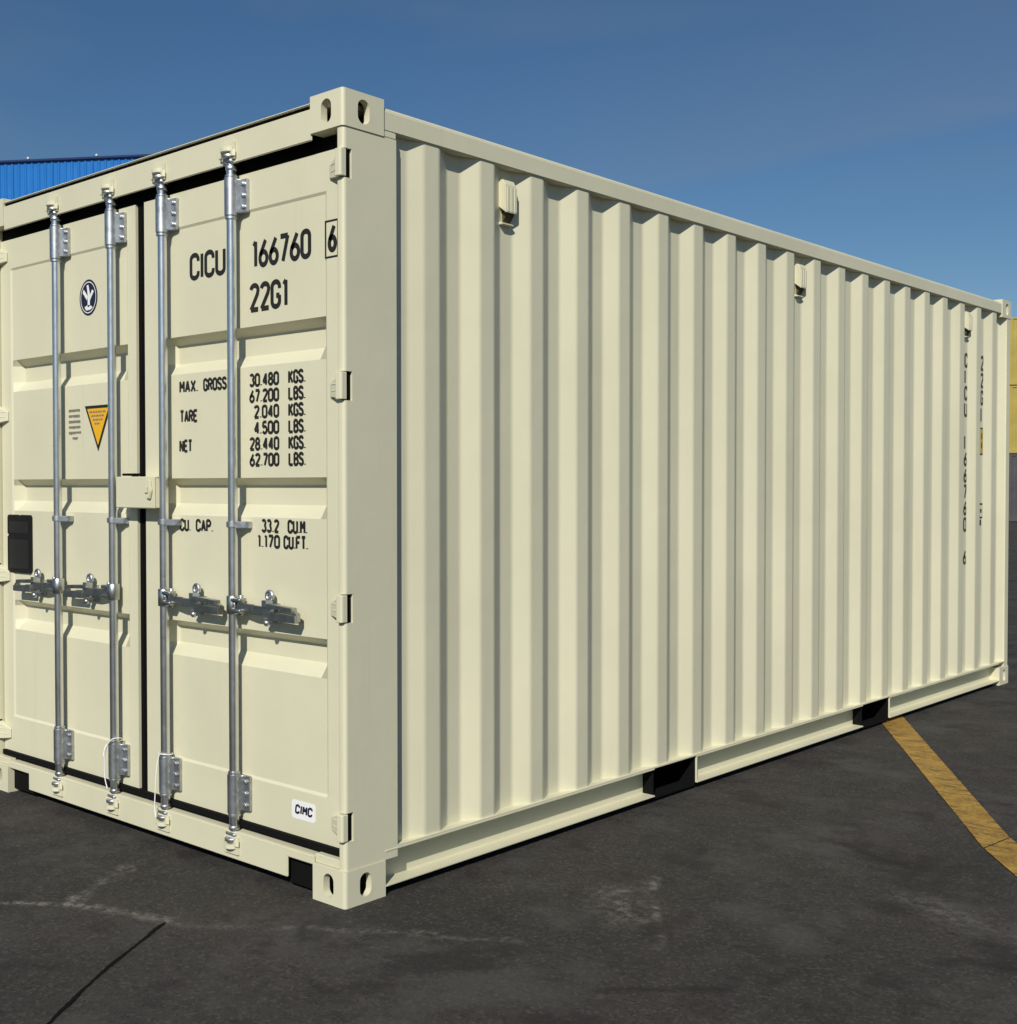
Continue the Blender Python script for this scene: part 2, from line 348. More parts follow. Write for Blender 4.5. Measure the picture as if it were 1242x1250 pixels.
def lettering(name, s, parent, place, w, h, m='black_vinyl', th=.0065, gap=.46):
    """flat stencil print fitted into w x h; place(a, b, lift) maps it onto its surface"""
    tot = sum(ADV.get(c, 1) for c in s) + gap * (len(s) - 1); u = (w - th) / tot; x = th / 2; mb = MB(); k = 0
    for c in s:
        aw = ADV.get(c, 1) * u
        lines = []
        for line in GLYPH.get(c, []):
            Q = [Vector((p[0] * aw, p[1] * (h - th))) for p in line]; cut = [0]
            for i in range(1, len(Q) - 1):
                if (Q[i] - Q[i - 1]).length > 1e-6 and (Q[i + 1] - Q[i]).length > 1e-6 and (Q[i] - Q[i - 1]).normalized().dot((Q[i + 1] - Q[i]).normalized()) < .35: cut.append(i)
            cut.append(len(Q) - 1)
            for a_, b_ in zip(cut, cut[1:]): lines.append([line[j] for j in range(a_, b_ + 1)])
        for line in lines:
            P = [Vector((x + p[0] * aw, th / 2 + p[1] * (h - th))) for p in line]
            P = [P[0]] + [b for a, b in zip(P, P[1:]) if (b - a).length > 1e-5]
            closed = (P[0] - P[-1]).length < 1e-4; V = []; n = len(P)
            for i, p in enumerate(P):
                d0 = (p - P[i - 1]).normalized() if i else ((p - P[-2]).normalized() if closed else (P[1] - p).normalized())
                d1 = (P[i + 1] - p).normalized() if i < n - 1 else ((P[1] - p).normalized() if closed else d0)
                t = d0 + d1; t = t.normalized() if t.length > 1e-3 else d0; nn = Vector((-t.y, t.x))
                mk = min(1.7, 1 / max(.35, nn.dot(Vector((-d0.y, d0.x)))))
                V += [p + nn * th / 2 * mk, p - nn * th / 2 * mk]
            mb.add([place(q.x, q.y, k * 2e-5) for q in V], [(2 * i, 2 * i + 1, 2 * i + 3, 2 * i + 2) for i in range(n - 1)]); k += 1
        x += aw + gap * u
    me = bpy.data.meshes.new(name); me.from_pydata(mb.v, [], mb.f); me.update()
    return link(name, me, m, parent)

# ------------------------------------------------------------------ the ground
g = MB()
R0 = 1500
g.add([(-R0, -R0, 0), (R0, -R0, 0), (R0, R0, 0), (-R0, R0, 0)], [(0, 1, 2, 3)])
build('ground', g, 'asphalt', kind='structure')

# open joint in the asphalt: a dark filled groove running away from the pale hairline
jp = [(203, 1127), (196, 1131), (186, 1139), (160, 1160), (140, 1175), (120, 1192), (96, 1215), (70, 1240), (40, 1270), (-20, 1335), (-120, 1450)]
raw = [Pg(*q) for q in jp]; pts = []
for a, b in zip(raw, raw[1:]):
    k = max(2, int((b - a).length / .012))
    for i in range(k): pts.append(a.lerp(b, i / k) + Vector((random.uniform(-.002, .002), random.uniform(-.002, .002), 0)))
mb = MB(); vv = []; n = len(pts)
for i, p in enumerate(pts):
    d = (pts[min(i + 1, n - 1)] - pts[max(i - 1, 0)]).normalized(); s = Vector((-d.y, d.x, 0))
    w = (0.002 if i == 0 else 0.0050 + 0.0014 * math.sin(i * .31) + random.uniform(-.0012, .0012))
    vv += [p + s * w + Vector((0, 0, .0035)), p - s * w + Vector((0, 0, .0035))]
mb.add(vv, [(2 * i, 2 * i + 1, 2 * i + 3, 2 * i + 2) for i in range(n - 1)])
build('pavement_joint', mb, 'rubber_and_shade', kind='structure')

# worn yellow line: two strokes that meet with a small jog, running on under the container
def stroke(L, Rr, name, z):
    mb = MB(); vs_ = []; 
    for a, b in zip(L, Rr): vs_ += [(a[0], a[1], z), (b[0], b[1], z)]
    mb.add(vs_, [(2 * i, 2 * i + 1, 2 * i + 3, 2 * i + 2) for i in range(len(L) - 1)])
    return build(name, mb, 'line_paint', kind='structure')
def subd(A, B, k, jit):
    out = []
    for i in range(k + 1):
        t = i / k; out.append((A[0] + (B[0] - A[0]) * t + random.uniform(-jit, jit), A[1] + (B[1] - A[1]) * t + random.uniform(-jit, jit)))
    return out
jit = 0.0016
stroke(subd((-0.25, 4.42), (1.30, 2.03), 140, jit), subd((-0.22, 4.66), (1.325, 2.235), 140, jit), 'painted_line', 0.004)
stroke(subd((1.305, 2.024), (3.2, -0.35), 140, jit), subd((1.332, 2.226), (3.32, -0.21), 140, jit), 'painted_line', 0.0045)

# ------------------------------------------------------------------ the shipping container
Wc, Lc, Hc = 2.438, 6.058, 2.639
BOX = empty('shipping_container', (0, 0, 0), 'cream steel shipping container with galvanised lock rods and CICU number on its doors', 'container')
CP = 'cream_paint'

def plate_hole(mb, o, ux, uy, un, w, h, hw, hh, cx, cy, depth, n=28):
    """rectangular plate at o with an upright obround hole; un points inward"""
    o, ux, uy, un = map(Vector, (o, ux, uy, un)); outer, inner = [], []
    r = hw
    for k in range(n):
        a = 2 * math.pi * k / n; c, s = math.cos(a), math.sin(a)
        ix, iy = r * c, r * s + (hh - r) * (1 if s > 1e-9 else -1 if s < -1e-9 else 0)
        inner.append((cx + ix, cy + iy))
        tx = ((w - cx) if c > 0 else cx) / max(abs(c), 1e-9); ty = ((h - cy) if s > 0 else cy) / max(abs(s), 1e-9)
        t = min(tx, ty); outer.append((cx + t * c, cy + t * s))
    for cxr in ((0, 0), (w, 0), (w, h), (0, h)):       # snap to the corners
        j = min(range(n), key=lambda i: (outer[i][0] - cxr[0]) ** 2 + (outer[i][1] - cxr[1]) ** 2); outer[j] = cxr
    P = [o + ux * a + uy * b for a, b in outer] + [o + ux * a + uy * b for a, b in inner] + [o + ux * a + uy * b + un * depth for a, b in inner]
    mb.add(P, [(i, (i + 1) % n, n + (i + 1) % n, n + i) for i in range(n)] + [(n + i, n + (i + 1) % n, 2 * n + (i + 1) % n, 2 * n + i) for i in range(n)])

def casting():
    mb = MB(); A, B, H, r = 0.162, 0.178, 0.120, 0.012
    plate_hole(mb, (-A, 0, 0), (1, 0, 0), (0, 0, 1), (0, 1, 0), A - r, H, 0.0255, 0.0395, 0.080, 0.061, 0.026)
    plate_hole(mb, (0, r, 0), (0, 1, 0), (0, 0, 1), (-1, 0, 0), B - r, H, 0.0255, 0.0395, 0.077, 0.061, 0.026)
    k = 5; arc = [(-r + r * math.sin(math.pi / 2 * i / k), r - r * math.cos(math.pi / 2 * i / k)) for i in range(k + 1)]
    mb.add([(x, y, z) for z in (0, H) for x, y in arc], [(i, i + 1, k + 2 + i, k + 1 + i) for i in range(k)])
    for z in (0, H):
        mb.add([(x, y, z) for x, y in arc] + [(0, B, z), (-A, B, z), (-A, 0, z)], [tuple(range(k + 4))])
    mb.add([(-A, 0, 0), (-A, B, 0), (-A, B, H), (-A, 0, H)], [(0, 1, 2, 3)])
    mb.add([(-A, B, 0), (0, B, 0), (0, B, H), (-A, B, H)], [(0, 1, 2, 3)])
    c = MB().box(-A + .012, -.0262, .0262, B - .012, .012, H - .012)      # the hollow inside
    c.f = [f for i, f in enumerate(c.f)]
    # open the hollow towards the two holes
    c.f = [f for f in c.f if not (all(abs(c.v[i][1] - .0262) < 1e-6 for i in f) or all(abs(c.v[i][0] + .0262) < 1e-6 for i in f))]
    return mb, c
for fx in (0, 1):
    for fy in (0, 1):
        for fz in (0, 1):
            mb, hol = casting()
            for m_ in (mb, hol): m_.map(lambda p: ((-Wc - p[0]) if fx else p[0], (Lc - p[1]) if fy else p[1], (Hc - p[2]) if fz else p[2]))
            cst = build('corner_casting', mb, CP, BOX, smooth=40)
            build('hollow', hol, 'recess_shade', cst)  # shade inside the casting put into a dark olive colour

# --- corner posts; the door posts are notched where the hinges sit
HINGE_Z = [2.402, 1.690, 0.972, 0.262]
def nose(x0, x1, y0, y1, r=0.012, k=4):
    arc = [(x1 - r + r * math.sin(math.pi / 2 * i / k), y0 + r - r * math.cos(math.pi / 2 * i / k)) for i in range(k + 1)]
    arl = [(x0 + r * .5 - r * .5 * math.cos(math.pi / 2 * i / k), y0 + r * .5 - r * .5 * math.sin(math.pi / 2 * i / k)) for i in range(k + 1)]
    return arl + arc + [(x1, y0 + r + .003), (x1, y1), (x0, y1), (x0, y0 + r)]
def door_post():
    mb = MB(); zs = [0.1205]
    x0, x1 = -0.036, -0.0035
    for h in sorted(HINGE_Z): zs += [h - 0.047, h + 0.047]
    zs.append(Hc - 0.1205)
    for i in range(len(zs) - 1):
        if i % 2 == 0: mb.prism(nose(x0, x1, 0.005, 0.236), 2, zs[i], zs[i + 1])
        else: mb.prism([(x0, 0.040), (x1, 0.040), (x1, 0.236), (x0, 0.236)], 2, zs[i], zs[i + 1])
    mb.box(-0.12, x0 - .002, 0.10, 0.232, 0.121, Hc - 0.121)
    return mb
for fx in (0, 1):
    mb = door_post()
    if fx: mb.map(lambda p: (-Wc - p[0], p[1], p[2]))
    build('corner_post', mb, CP, BOX)
    mb = MB().prism([(-0.05, 5.992), (-0.0035, 5.978), (-0.0035, 6.040), (-0.016, 6.052), (-0.12, 6.052), (-0.12, 5.992)], 2, 0.1205, Hc - 0.1205)
    if fx: mb.map(lambda p: (-Wc - p[0], p[1], p[2]))
    build('corner_post', mb, CP, BOX)

# --- rails
for fx in (0, 1):
    mb = MB().prism([(-0.0045, 2.541), (-0.0045, 2.606), (-0.011, 2.617), (-0.064, 2.617), (-0.064, 2.541)], 1, 0.1785, Lc - 0.1785)
    mb.box(-0.0035, -0.05, 0.1782, 0.2365, 2.519, 2.5405)
    if fx: mb.map(lambda p: (-Wc - p[0], p[1], p[2]))
    build('top_side_rail', mb, CP, BOX, bev=0.003)
PK = [(1.750, 2.085), (3.775, 4.125)]
segs = [(0.1785, PK[0][0]), (PK[0][1], PK[1][0]), (PK[1][1], Lc - 0.1785)]
for fx in (0, 1):
    for a, b in segs:
        mb = MB().prism([(0.0, 0.030), (0.0, 0.036), (-0.064, 0.037), (-0.064, 0.146), (-0.002, 0.146), (-0.002, 0.152), (-0.070, 0.152), (-0.070, 0.030)], 1, a, b)
        if a > 1:                                    # folded end of the segment beside the pocket
            mb.prism([(-0.0635, 0.0372), (-0.004, 0.0362), (-0.004, 0.1458), (-0.0635, 0.1458)], 1, a + .0005, a + .006)
        if fx: mb.map(lambda p: (-Wc - p[0], p[1], p[2]))
        build('bottom_side_rail', mb, CP, BOX, bev=0.0008, seg=1)
    mb = MB().box(-0.053, -0.0025, 0.2366, 5.985, 0.1522, 0.1585)     # seam on which the side sheet stands
    if fx: mb.map(lambda p: (-Wc - p[0], p[1], p[2]))
    build('panel_seam', mb, CP, BOX)
for a, b in PK:
    mb = MB()
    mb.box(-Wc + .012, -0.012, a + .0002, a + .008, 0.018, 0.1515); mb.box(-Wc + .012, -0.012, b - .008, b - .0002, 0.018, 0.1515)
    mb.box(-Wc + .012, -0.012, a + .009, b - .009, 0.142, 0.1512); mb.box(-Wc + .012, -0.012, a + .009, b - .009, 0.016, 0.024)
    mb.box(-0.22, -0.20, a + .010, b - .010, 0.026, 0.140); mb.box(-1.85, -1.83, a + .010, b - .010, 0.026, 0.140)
    build('fork_pocket', mb, 'bitumen_and_shade', BOX)  # black undercoat that also holds the pocket's shade in its colour
mb = MB().box(-Wc + .055, -.055, .03, Lc - .03, .1535, .175)
for k in range(20):
    y = 0.24 + k * 0.29
    if any(a - .09 < y < b + .05 for a, b in PK): continue
    mb.box(-Wc + .075, -.075, y, y + .045, .035, .153)
build('floor', mb, 'bitumen_and_shade', BOX)

# --- corrugated side walls
PER, O0 = 0.2818, 0.372
def side_profile():
    X1, X0 = -0.011, -0.048
    p = [(-0.034, 0.226), (-0.034, 0.312)]
    for k in range(20):
        o = O0 + PER * k + random.uniform(-.0025, .0025)
        X1 = -0.011 + random.uniform(-.0015, .0015)
        p += [(X1, o), (X1, o + .075), (X0, o + .146)]
        if k < 19: p.append((X0, o + .214))
    p += [(X0, 5.926), (X1 + .006, 5.984)]
    return p
def rounded(p, r=0.007):
    out = [p[0]]
    for a, b, c in zip(p, p[1:], p[2:]):
        A, B, C = Vector(a), Vector(b), Vector(c)
        q0 = B + (A - B).normalized() * r; q2 = B + (C - B).normalized() * r
        out += [tuple(B + (A - B).normalized() * (r + .003)), tuple(q0), tuple((q0 + q2) * .25 + B * .5), tuple(q2), tuple(B + (C - B).normalized() * (r + .003))]
    return out + [p[-1]]
prof = rounded(side_profile())
for fx in (0, 1):
    mb = MB(); n = len(prof)
    zs = [0.156, 0.9, 1.7, 2.545]
    mb.add([(x, y, z) for z in zs for x, y in prof], [(j * n + i, j * n + i + 1, (j + 1) * n + i + 1, (j + 1) * n + i) for j in range(len(zs) - 1) for i in range(n - 1)])
    if fx: mb.map(lambda p: (-Wc - p[0], p[1], p[2]))
    build('side_panel', mb, CP, BOX, smooth=50)
mb = MB().box(-Wc + .05, -.05, .02, Lc - .02, 2.600, 2.6165)
for k in range(28):
    y = .25 + .2 * k
    mb.prism([(y, 2.6165), (y + .03, 2.630), (y + .09, 2.630), (y + .12, 2.6165)], 0, -Wc + .14, -.14)
build('roof', mb, CP, BOX)
mb = MB(); px = []
for k in range(9):
    x = -Wc + .13 + k * .25
    px += [(x, 6.045), (x + .10, 6.045), (x + .14, 6.0), (x + .21, 6.0)]
mb.add([(x, y, z) for z in (.15, 2.55) for x, y in px], [(i, i + 1, len(px) + i + 1, len(px) + i) for i in range(len(px) - 1)])
build('front_wall', mb, CP, BOX)
build('front_sill', MB().box(-Wc + .163, -.163, 5.99, 6.053, .03, .16), CP, BOX, bev=.002)
build('front_header', MB().box(-Wc + .163, -.163, 5.99, 6.053, 2.53, 2.62), CP, BOX, bev=.002)

# --- ventilator boxes on the side
for zt, k in ((2.500, 1), (2.497, 9), (2.497, 17)):
    yc = O0 + PER * k + 0.180
    v = empty_parent = BOX
    y0, y1 = yc - .040, yc + .024
    body = MB().prism([(-0.0475, zt), (-0.026, zt), (-0.013, zt - .022), (-0.011, zt - .125), (-0.0475, zt - .100)], 1, y0, y1)
    o = build('ventilator', body, CP, BOX, bev=.003)
    mb = MB()
    for t in (0.010, 0.030, 0.050): build('louvre', MB().box(-.0125, -.0098, y0 + t, y0 + t + .012, zt - .118, zt - .03), CP, o)
    build('opening', MB().prism([(-0.046, zt - .104), (-0.022, zt - .122), (-0.040, zt - .148), (-0.046, zt - .150)], 1, y0 + .020, y1 - .002), 'recess_shade', o)  # solid dark wedge painted as the shade in the ventilator mouth
    build('drip_lip', MB().prism([(-0.0475, zt - .153), (-0.026, zt - .160), (-0.026, zt - .166), (-0.0475, zt - .166)], 1, y0, y1), CP, o, bev=.002)

# --- door end: header, sill
YF = 0.004
mb = MB().box(-Wc + .1625, -.1625, YF, .012, 2.499, 2.602)
mb.box(-Wc + .1625, -.1625, .0125, .075, 2.56, 2.602)
mb.box(-Wc + .1625, -.1625, .034, .075, 2.6025, 2.6145)          # recessed gutter under the roof edge
mb.box(-Wc + .1625, -.1625, YF - .002, .075, 2.6148, 2.621)      # roof edge strip
build('door_header', mb, CP, BOX, bev=.0025)
build('gutter_shade', MB().box(-Wc + .163, -.163, .012, .0336, 2.6022, 2.6146), 'rubber_and_shade', BOX)  # black fill, the roof edge's shadow in the gutter put into colour
SB, ST = 0.042, 0.142
poly = [(-Wc + .1625, .112), (-Wc + .345, .112), (-Wc + .345, SB), (-.302, SB), (-.302, .112), (-.1625, .112), (-.1625, ST), (-Wc + .1625, ST)]
mb = MB(); nS = len(poly)
mb.add([(x, YF, z) for x, z in poly] + [(x, YF + .009, z) for x, z in poly], [tuple(range(nS)), tuple(range(2 * nS - 1, nS - 1, -1))] + [(i, (i + 1) % nS, nS + (i + 1) % nS, nS + i) for i in range(nS)])
mb.box(-Wc + .1625, -.1625, YF + .0092, .070, ST - .008, ST - .0008)
mb.box(-.1622, -.040, .010, .040, .1208, .150); mb.box(-Wc + .040, -Wc + .1622, .010, .040, .1208, .150)
build('door_sill', mb, CP, BOX, bev=.0025)
for x0, x1 in ((-Wc + .164, -Wc + .344), (-.301, -.164)):
    build('sill_slot_shade', MB().box(x0 - .02, x1, .030, .036, .016, .132), 'bitumen_and_shade', BOX)  # black sheet behind the cut-out, its shade put into the colour
build('sill_web', MB().box(-Wc + .166, -.166, .072, .080, .015, .150), 'bitumen_and_shade', BOX)

# --- doors
YD = 0.045
XGR, XGL = Pd(177.5, 500, YD).x, Pd(167.0, 500, YD).x           # the black centre gap
ZB, ZT = 0.167, 2.467
GR = [(1.929, 1.788), (1.397, 1.258), (0.859, 0.727)]
def door_surface(xe0, xe1, xa, xb):
    """front sheet: frame plane YD, a shallow pressed field and three pressed grooves between xa and xb"""
    dp = 0.005; G = 0.047
    zs = [(ZB, 0), (0.331, 0), (0.341, dp)]
    for t, b in sorted(GR):
        zs += [(b, dp), (b + .044, G), (t - .027, G), (t, dp)]
    zs += [(2.329, dp), (2.338, 0), (ZT, 0)]
    e = 0.040
    xs = [(xe0, 0), (xa, 0), (xa + .010, .2), (xa + e, 1), (xb - e, 1), (xb - .010, .2), (xb, 0), (xe1, 0)]
    def yy(d, w):
        if d <= dp: return YD + d * min(1, w * 6)
        return YD + dp * min(1, w * 6) + (d - dp) * (0 if w < .3 else 1)
    mb = MB(); nx = len(xs)
    mb.add([(x, yy(d, w), z) for z, d in zs for x, w in xs], [(j * nx + i, j * nx + i + 1, (j + 1) * nx + i + 1, (j + 1) * nx + i) for j in range(len(zs) - 1) for i in range(nx - 1)])
    # rims and back
    mb.box(xe0, xe1, YD + .054, YD + .060, ZB, ZT)
    for a in (xe0, xe1): mb.add([(a, YD, ZB), (a, YD + .054, ZB), (a, YD + .054, ZT), (a, YD, ZT)], [(0, 1, 2, 3)])
    for z in (ZB, ZT): mb.add([(xe0, YD, z), (xe1, YD, z), (xe1, YD + .054, z), (xe0, YD + .054, z)], [(0, 1, 2, 3)])
    return mb
XA, XB = -1.098, -0.134
DR = build('door', door_surface(XGR, -0.046, XA, XB), CP, BOX, smooth=6)
DL = build('door', door_surface(-Wc + .046, XGL, -Wc - XB, -Wc - XA), CP, BOX, smooth=6)
for d, (a, b) in ((DR, ((XGR + XGL) / 2 + .001, -0.038)), (DL, (-Wc + .038, (XGR + XGL) / 2 - .001))):
    gk = MB().box(a, b, YD + .012, YD + .052, ZT + .0005, ZT + .085); gk.box(a, b, YD + .012, YD + .052, ZB - .026, ZB - .0005)
    lo, hi = (a, XGR - .0005) if d is DR else (XGL + .0005, b)
    gk.box(lo, hi, YD + .010, YD + .052, ZB - .025, ZT + .034)
    build('gasket', gk, 'rubber_and_shade', d, bev=.002)
build('backing', MB().box(-Wc + .05, -.05, .107, .112, .15, 2.52), 'rubber_and_shade', BOX)

# --- hinges: knuckle in the notch of the post, blade on the door
def hinge(door, fx, h):
    mb = MB()
    kn = [(-.034, .0), (-.028, -.010), (-.006, -.010), (-.002, -.004), (-.002, .016), (-.034, .018)]
    mb.prism(kn, 2, h - .044, h + .044)
    o = MB(); o.prism([(-.112, h - .030), (-.034, h - .040), (-.034, h + .040), (-.112, h + .012)], 1, .022, YD - .001)
    # blade rises towards the knuckle
    o.map(lambda p: (p[0], p[1] if p[1] > .03 else (.012 + (.026 * (-.034 - p[0]) / .078)), p[2]))
    mb.add(o.v, o.f)
    # two pressed ribs on the blade
    for dz in (-.012, .010):
        r = MB().box(-.098, -.036, .0015, .006, h + dz - .003, h + dz + .003)
        r.map(lambda p: (p[0], (.009 + (.026 * (-.034 - p[0]) / .078)) + p[1], p[2])); mb.add(r.v, r.f)
    pin = MB().tube([(-.016, .003, h - .056), (-.016, .003, h + .056)], .008, 10); 
    if fx:
        for m_ in (mb, pin): m_.map(lambda p: (-Wc - p[0], p[1], p[2]))
    hg = build('hinge', mb, CP, door, bev=.0018, seg=1)
    build('hinge_gap_shade', MB().box(-.034, -.012, .0185, .0385, h - .0455, h + .0455).map(lambda p: ((-Wc - p[0]) if fx else p[0], p[1], p[2])), 'rubber_and_shade', BOX)  # dark filler block added as the shade in the post's notch
for h in HINGE_Z:
    hinge(DR, 0, h); hinge(DL, 1, h)

# --- lock rods
YR = 0.012
RODS = [(-0.610, 1, 1), (-1.044, 1, 1), (-1.404, -1, -1), (-1.838, -1, -1)]
ZH = 0.945
def lock_rod(x, hd):
    rod = build('lock_rod', MB().tube([(x, YR, .150), (x, YR, 2.500)], .0170, 20), 'galvanised_rod', BOX, smooth=60)
    # cam ends in the keepers
    for zc, s in ((2.512, 1), (0.126, -1)):
        mb = MB().tube([(x, YR, zc - s * .034), (x, YR, zc - s * .020)], .020, 16)
        mb.tube([(x, YR - .006, zc + s * .006), (x, YR - .006, zc + s * .018)], .0285, 16)
        mb.prism([(x - .034, YR - .014), (x + .020, YR - .020), (x + .030, YR + .004), (x + .014, YR + .022), (x - .024, YR + .020)], 2, zc - s * .004 - .005, zc - s * .004 + .005)
        mb.tube([(x, YR, zc + s * .012), (x, YR, zc + s * .032)], .012, 12)
        build('cam_end', mb, 'galvanised_cast', rod, bev=.001, seg=1, smooth=50)
    # bearing brackets: sleeve round the rod, bolted plate on the door to its right
    for z0, z1 in ((2.318, 2.452), (0.205, 0.345)):
        mb = MB().tube([(x, YR, z0), (x, YR, z1)], .0245, 18)
        mb.tube([(x, YR, z0 - .012), (x, YR, z0 - .001)], .0225, 18); mb.tube([(x, YR, z1 + .001), (x, YR, z1 + .010)], .0215, 18)
        mb.prism([(x - .005, YD - .006), (x - .005, YR), (x + .024, YR + .002), (x + .030, YD - .018), (x + .062, YD - .013), (x + .062, YD - .0005), (x - .005, YD - .0005)], 2, z0 + .010, z1 - .006)
        mb.box(x - .045, x - .004, YD - .010, YD - .0008, z0 + .014, z1 - .012)
        br = build('bearing_bracket', mb, 'galvanised_cast' if z0 > 1 else 'galvanised_cast', rod, bev=.002, seg=2, smooth=50)
        for q in (.22, .52, .82):
            zc = z0 + (z1 - z0) * q
            build('bracket_bolt', MB().tube([(x + .047, YD - .012, zc), (x + .047, YD - .022, zc), (x + .047, YD - .024, zc)], [.0085, .0085, .006], 8), 'galvanised_cast', rod)
    # mid guide clip
    zc = 1.232
    mb = MB().tube([(x, YR, zc - .011), (x, YR, zc + .011)], .0230, 18)
    mb.prism([(x, YD + .004), (x, YR - .012), (x + .026, YR - .006), (x + .046, YD - .020), (x + .064, YD - .014), (x + .064, YD + .004)], 2, zc - .013, zc + .010)
    build('guide_clip', mb, 'galvanised_cast', rod, bev=.002, smooth=50)
    # lever handle
    s = hd; Y0 = YR + .000
    def X(d): return x + s * d
    hub = MB()
    hub.tube([(x, YR, ZH - .030), (x, YR, ZH + .034)], .0240, 16)
    hub.box(min(X(.006), X(.062)), max(X(.006), X(.062)), Y0 - .020, YR + .012, ZH - .024, ZH - .010)
    hub.box(min(X(.006), X(.062)), max(X(.006), X(.062)), Y0 - .020, YR + .012, ZH + .014, ZH + .028)
    hub.tube([(X(.040), Y0 + .004, ZH - .034), (X(.040), Y0 + .004, ZH + .038)], .009, 10)
    hub.tube([(X(.018), Y0 - .016, ZH + .004), (X(.018), Y0 + .01, ZH + .004)], .011, 10)
    build('handle_hub', hub, 'handle_steel', rod, bev=.0015, seg=1, smooth=50)
    lv = MB()
    def bar(d0, d1, z00, z01, z10, z11, y0, y1):
        P = []
        for d, za, zb in ((d0, z00, z01), (d1, z10, z11)):
            P += [(X(d), y0, za), (X(d), y1, za), (X(d), y1, zb), (X(d), y0, zb)]
        lv.add(P, [(0, 1, 2, 3), (4, 5, 6, 7), (0, 1, 5, 4), (1, 2, 6, 5), (2, 3, 7, 6), (3, 0, 4, 7)])
    bar(.034, .120, -.010 + ZH, .012 + ZH, -.024 + ZH, .010 + ZH, Y0 - .008, Y0 + .006)
    bar(.1205, .225, -.024 + ZH, .008 + ZH, -.022 + ZH, .006 + ZH, Y0 - .009, Y0 + .007)
    bar(.205, .345, .004 + ZH, .020 + ZH, -.002 + ZH, .012 + ZH, Y0 - .016, Y0 + .010)      # folded grip, upper and lower flange
    bar(.215, .365, -.036 + ZH, -.006 + ZH, -.038 + ZH, -.012 + ZH, Y0 - .018, Y0 - .006)
    bar(.345, .366, -.032 + ZH, .002 + ZH, -.034 + ZH, -.006 + ZH, Y0 - .012, Y0 + .008)
    build('handle', lv, 'handle_steel', rod, bev=.002, seg=2, smooth=50)
    ca = MB(); xc = X(.196)
    ca.box(xc - .024, xc + .024, YD - .006, YD + .003, ZH - .050, ZH + .018)
    ca.box(xc - .014, xc + .014, Y0 - .012, YD - .006, ZH - .040, ZH - .033)
    ca.ring((xc, Y0 + .010, ZH + .044), .0155, .0072, 1)
    ca.box(xc - .012, xc + .012, Y0 - .016, Y0 + .012, ZH + .008, ZH + .030)
    ca.ball((xc + s * .002, Y0 - .004, ZH - .048), .0125, 10)
    ca.tube([(xc, Y0 + .014, ZH - .048), (xc, Y0 + .014, ZH + .05)], .008, 8)
    build('handle_catch', ca, 'galvanised_cast', rod, bev=0, smooth=50)
    # painted keepers on header and sill
    for zc, s2 in ((2.528, 1), (0.108, -1)):
        mb = MB()
        def z(v): return zc + s2 * v
        def zbox(x0, x1, y0, y1, a, b): mb.box(x0, x1, y0, y1, min(z(a), z(b)), max(z(a), z(b)))
        zbox(x - .040, x + .040, YF - .008, YF - .0004, -.016, .046)
        cup = [(x + .034 * math.cos(t), YR - .004 - .034 * math.sin(t)) for t in [math.pi * k / 10 for k in range(11)]]
        mb.prism([(x + .034, YF - .008)] + cup + [(x - .034, YF - .008)], 2, min(z(.010), z(.024)), max(z(.010), z(.024)))
        mb.prism([(x - .048, YF - .008), (x - .040, YR - .024), (x - .028, YR - .024), (x - .030, YF - .008)], 2, min(z(-.008), z(.014)), max(z(-.008), z(.014)))
        mb.prism([(x + .030, YF - .008), (x + .028, YR - .024), (x + .040, YR - .024), (x + .048, YF - .008)], 2, min(z(-.008), z(.014)), max(z(-.008), z(.014)))
        build('cam_keeper', mb, CP, BOX, bev=.0025, seg=2)
for x, hd, _ in RODS: lock_rod(x, hd)

# --- lock box cover over the centre gap
a, b = Pd(142, 600, -.018), Pd(189, 600, -.018)
mb = MB(); x0, x1, z0, z1 = a.x, b.x, 1.283, 1.404
mb.box(x0, x1, -.020, -.013, z0, z1); mb.box(x0, x1, -.0132, YD - .0006, z1 - .006, z1 - .0004)
mb.box(x0 + .0003, x0 + .006, -.0132, YD - .0006, z0 + .0005, z1 - .0064); mb.box(x1 - .006, x1 - .0003, -.0132, YD - .003, z0 + .0005, z1 - .0064)
lb = build('lock_box', mb, CP, BOX, bev=.003)
xm = x1 - .042
mb = MB().prism([(xm - .02, 1.352), (xm - .006, 1.388), (xm + .022, 1.392), (xm + .034, 1.350), (xm + .022, 1.318), (xm, 1.322)], 1, -.031, -.0202)
mb.box(xm - .004, xm + .018, -.037, -.0312, 1.340, 1.368)
build('lock_box_boss', mb, CP, lb, bev=.004)
build('lock_box_slot', MB().box(x0 + .012, x0 + .105, -.002, YD - .001, z1 + .004, z1 + .013), 'rubber_and_shade', lb, bev=.003)

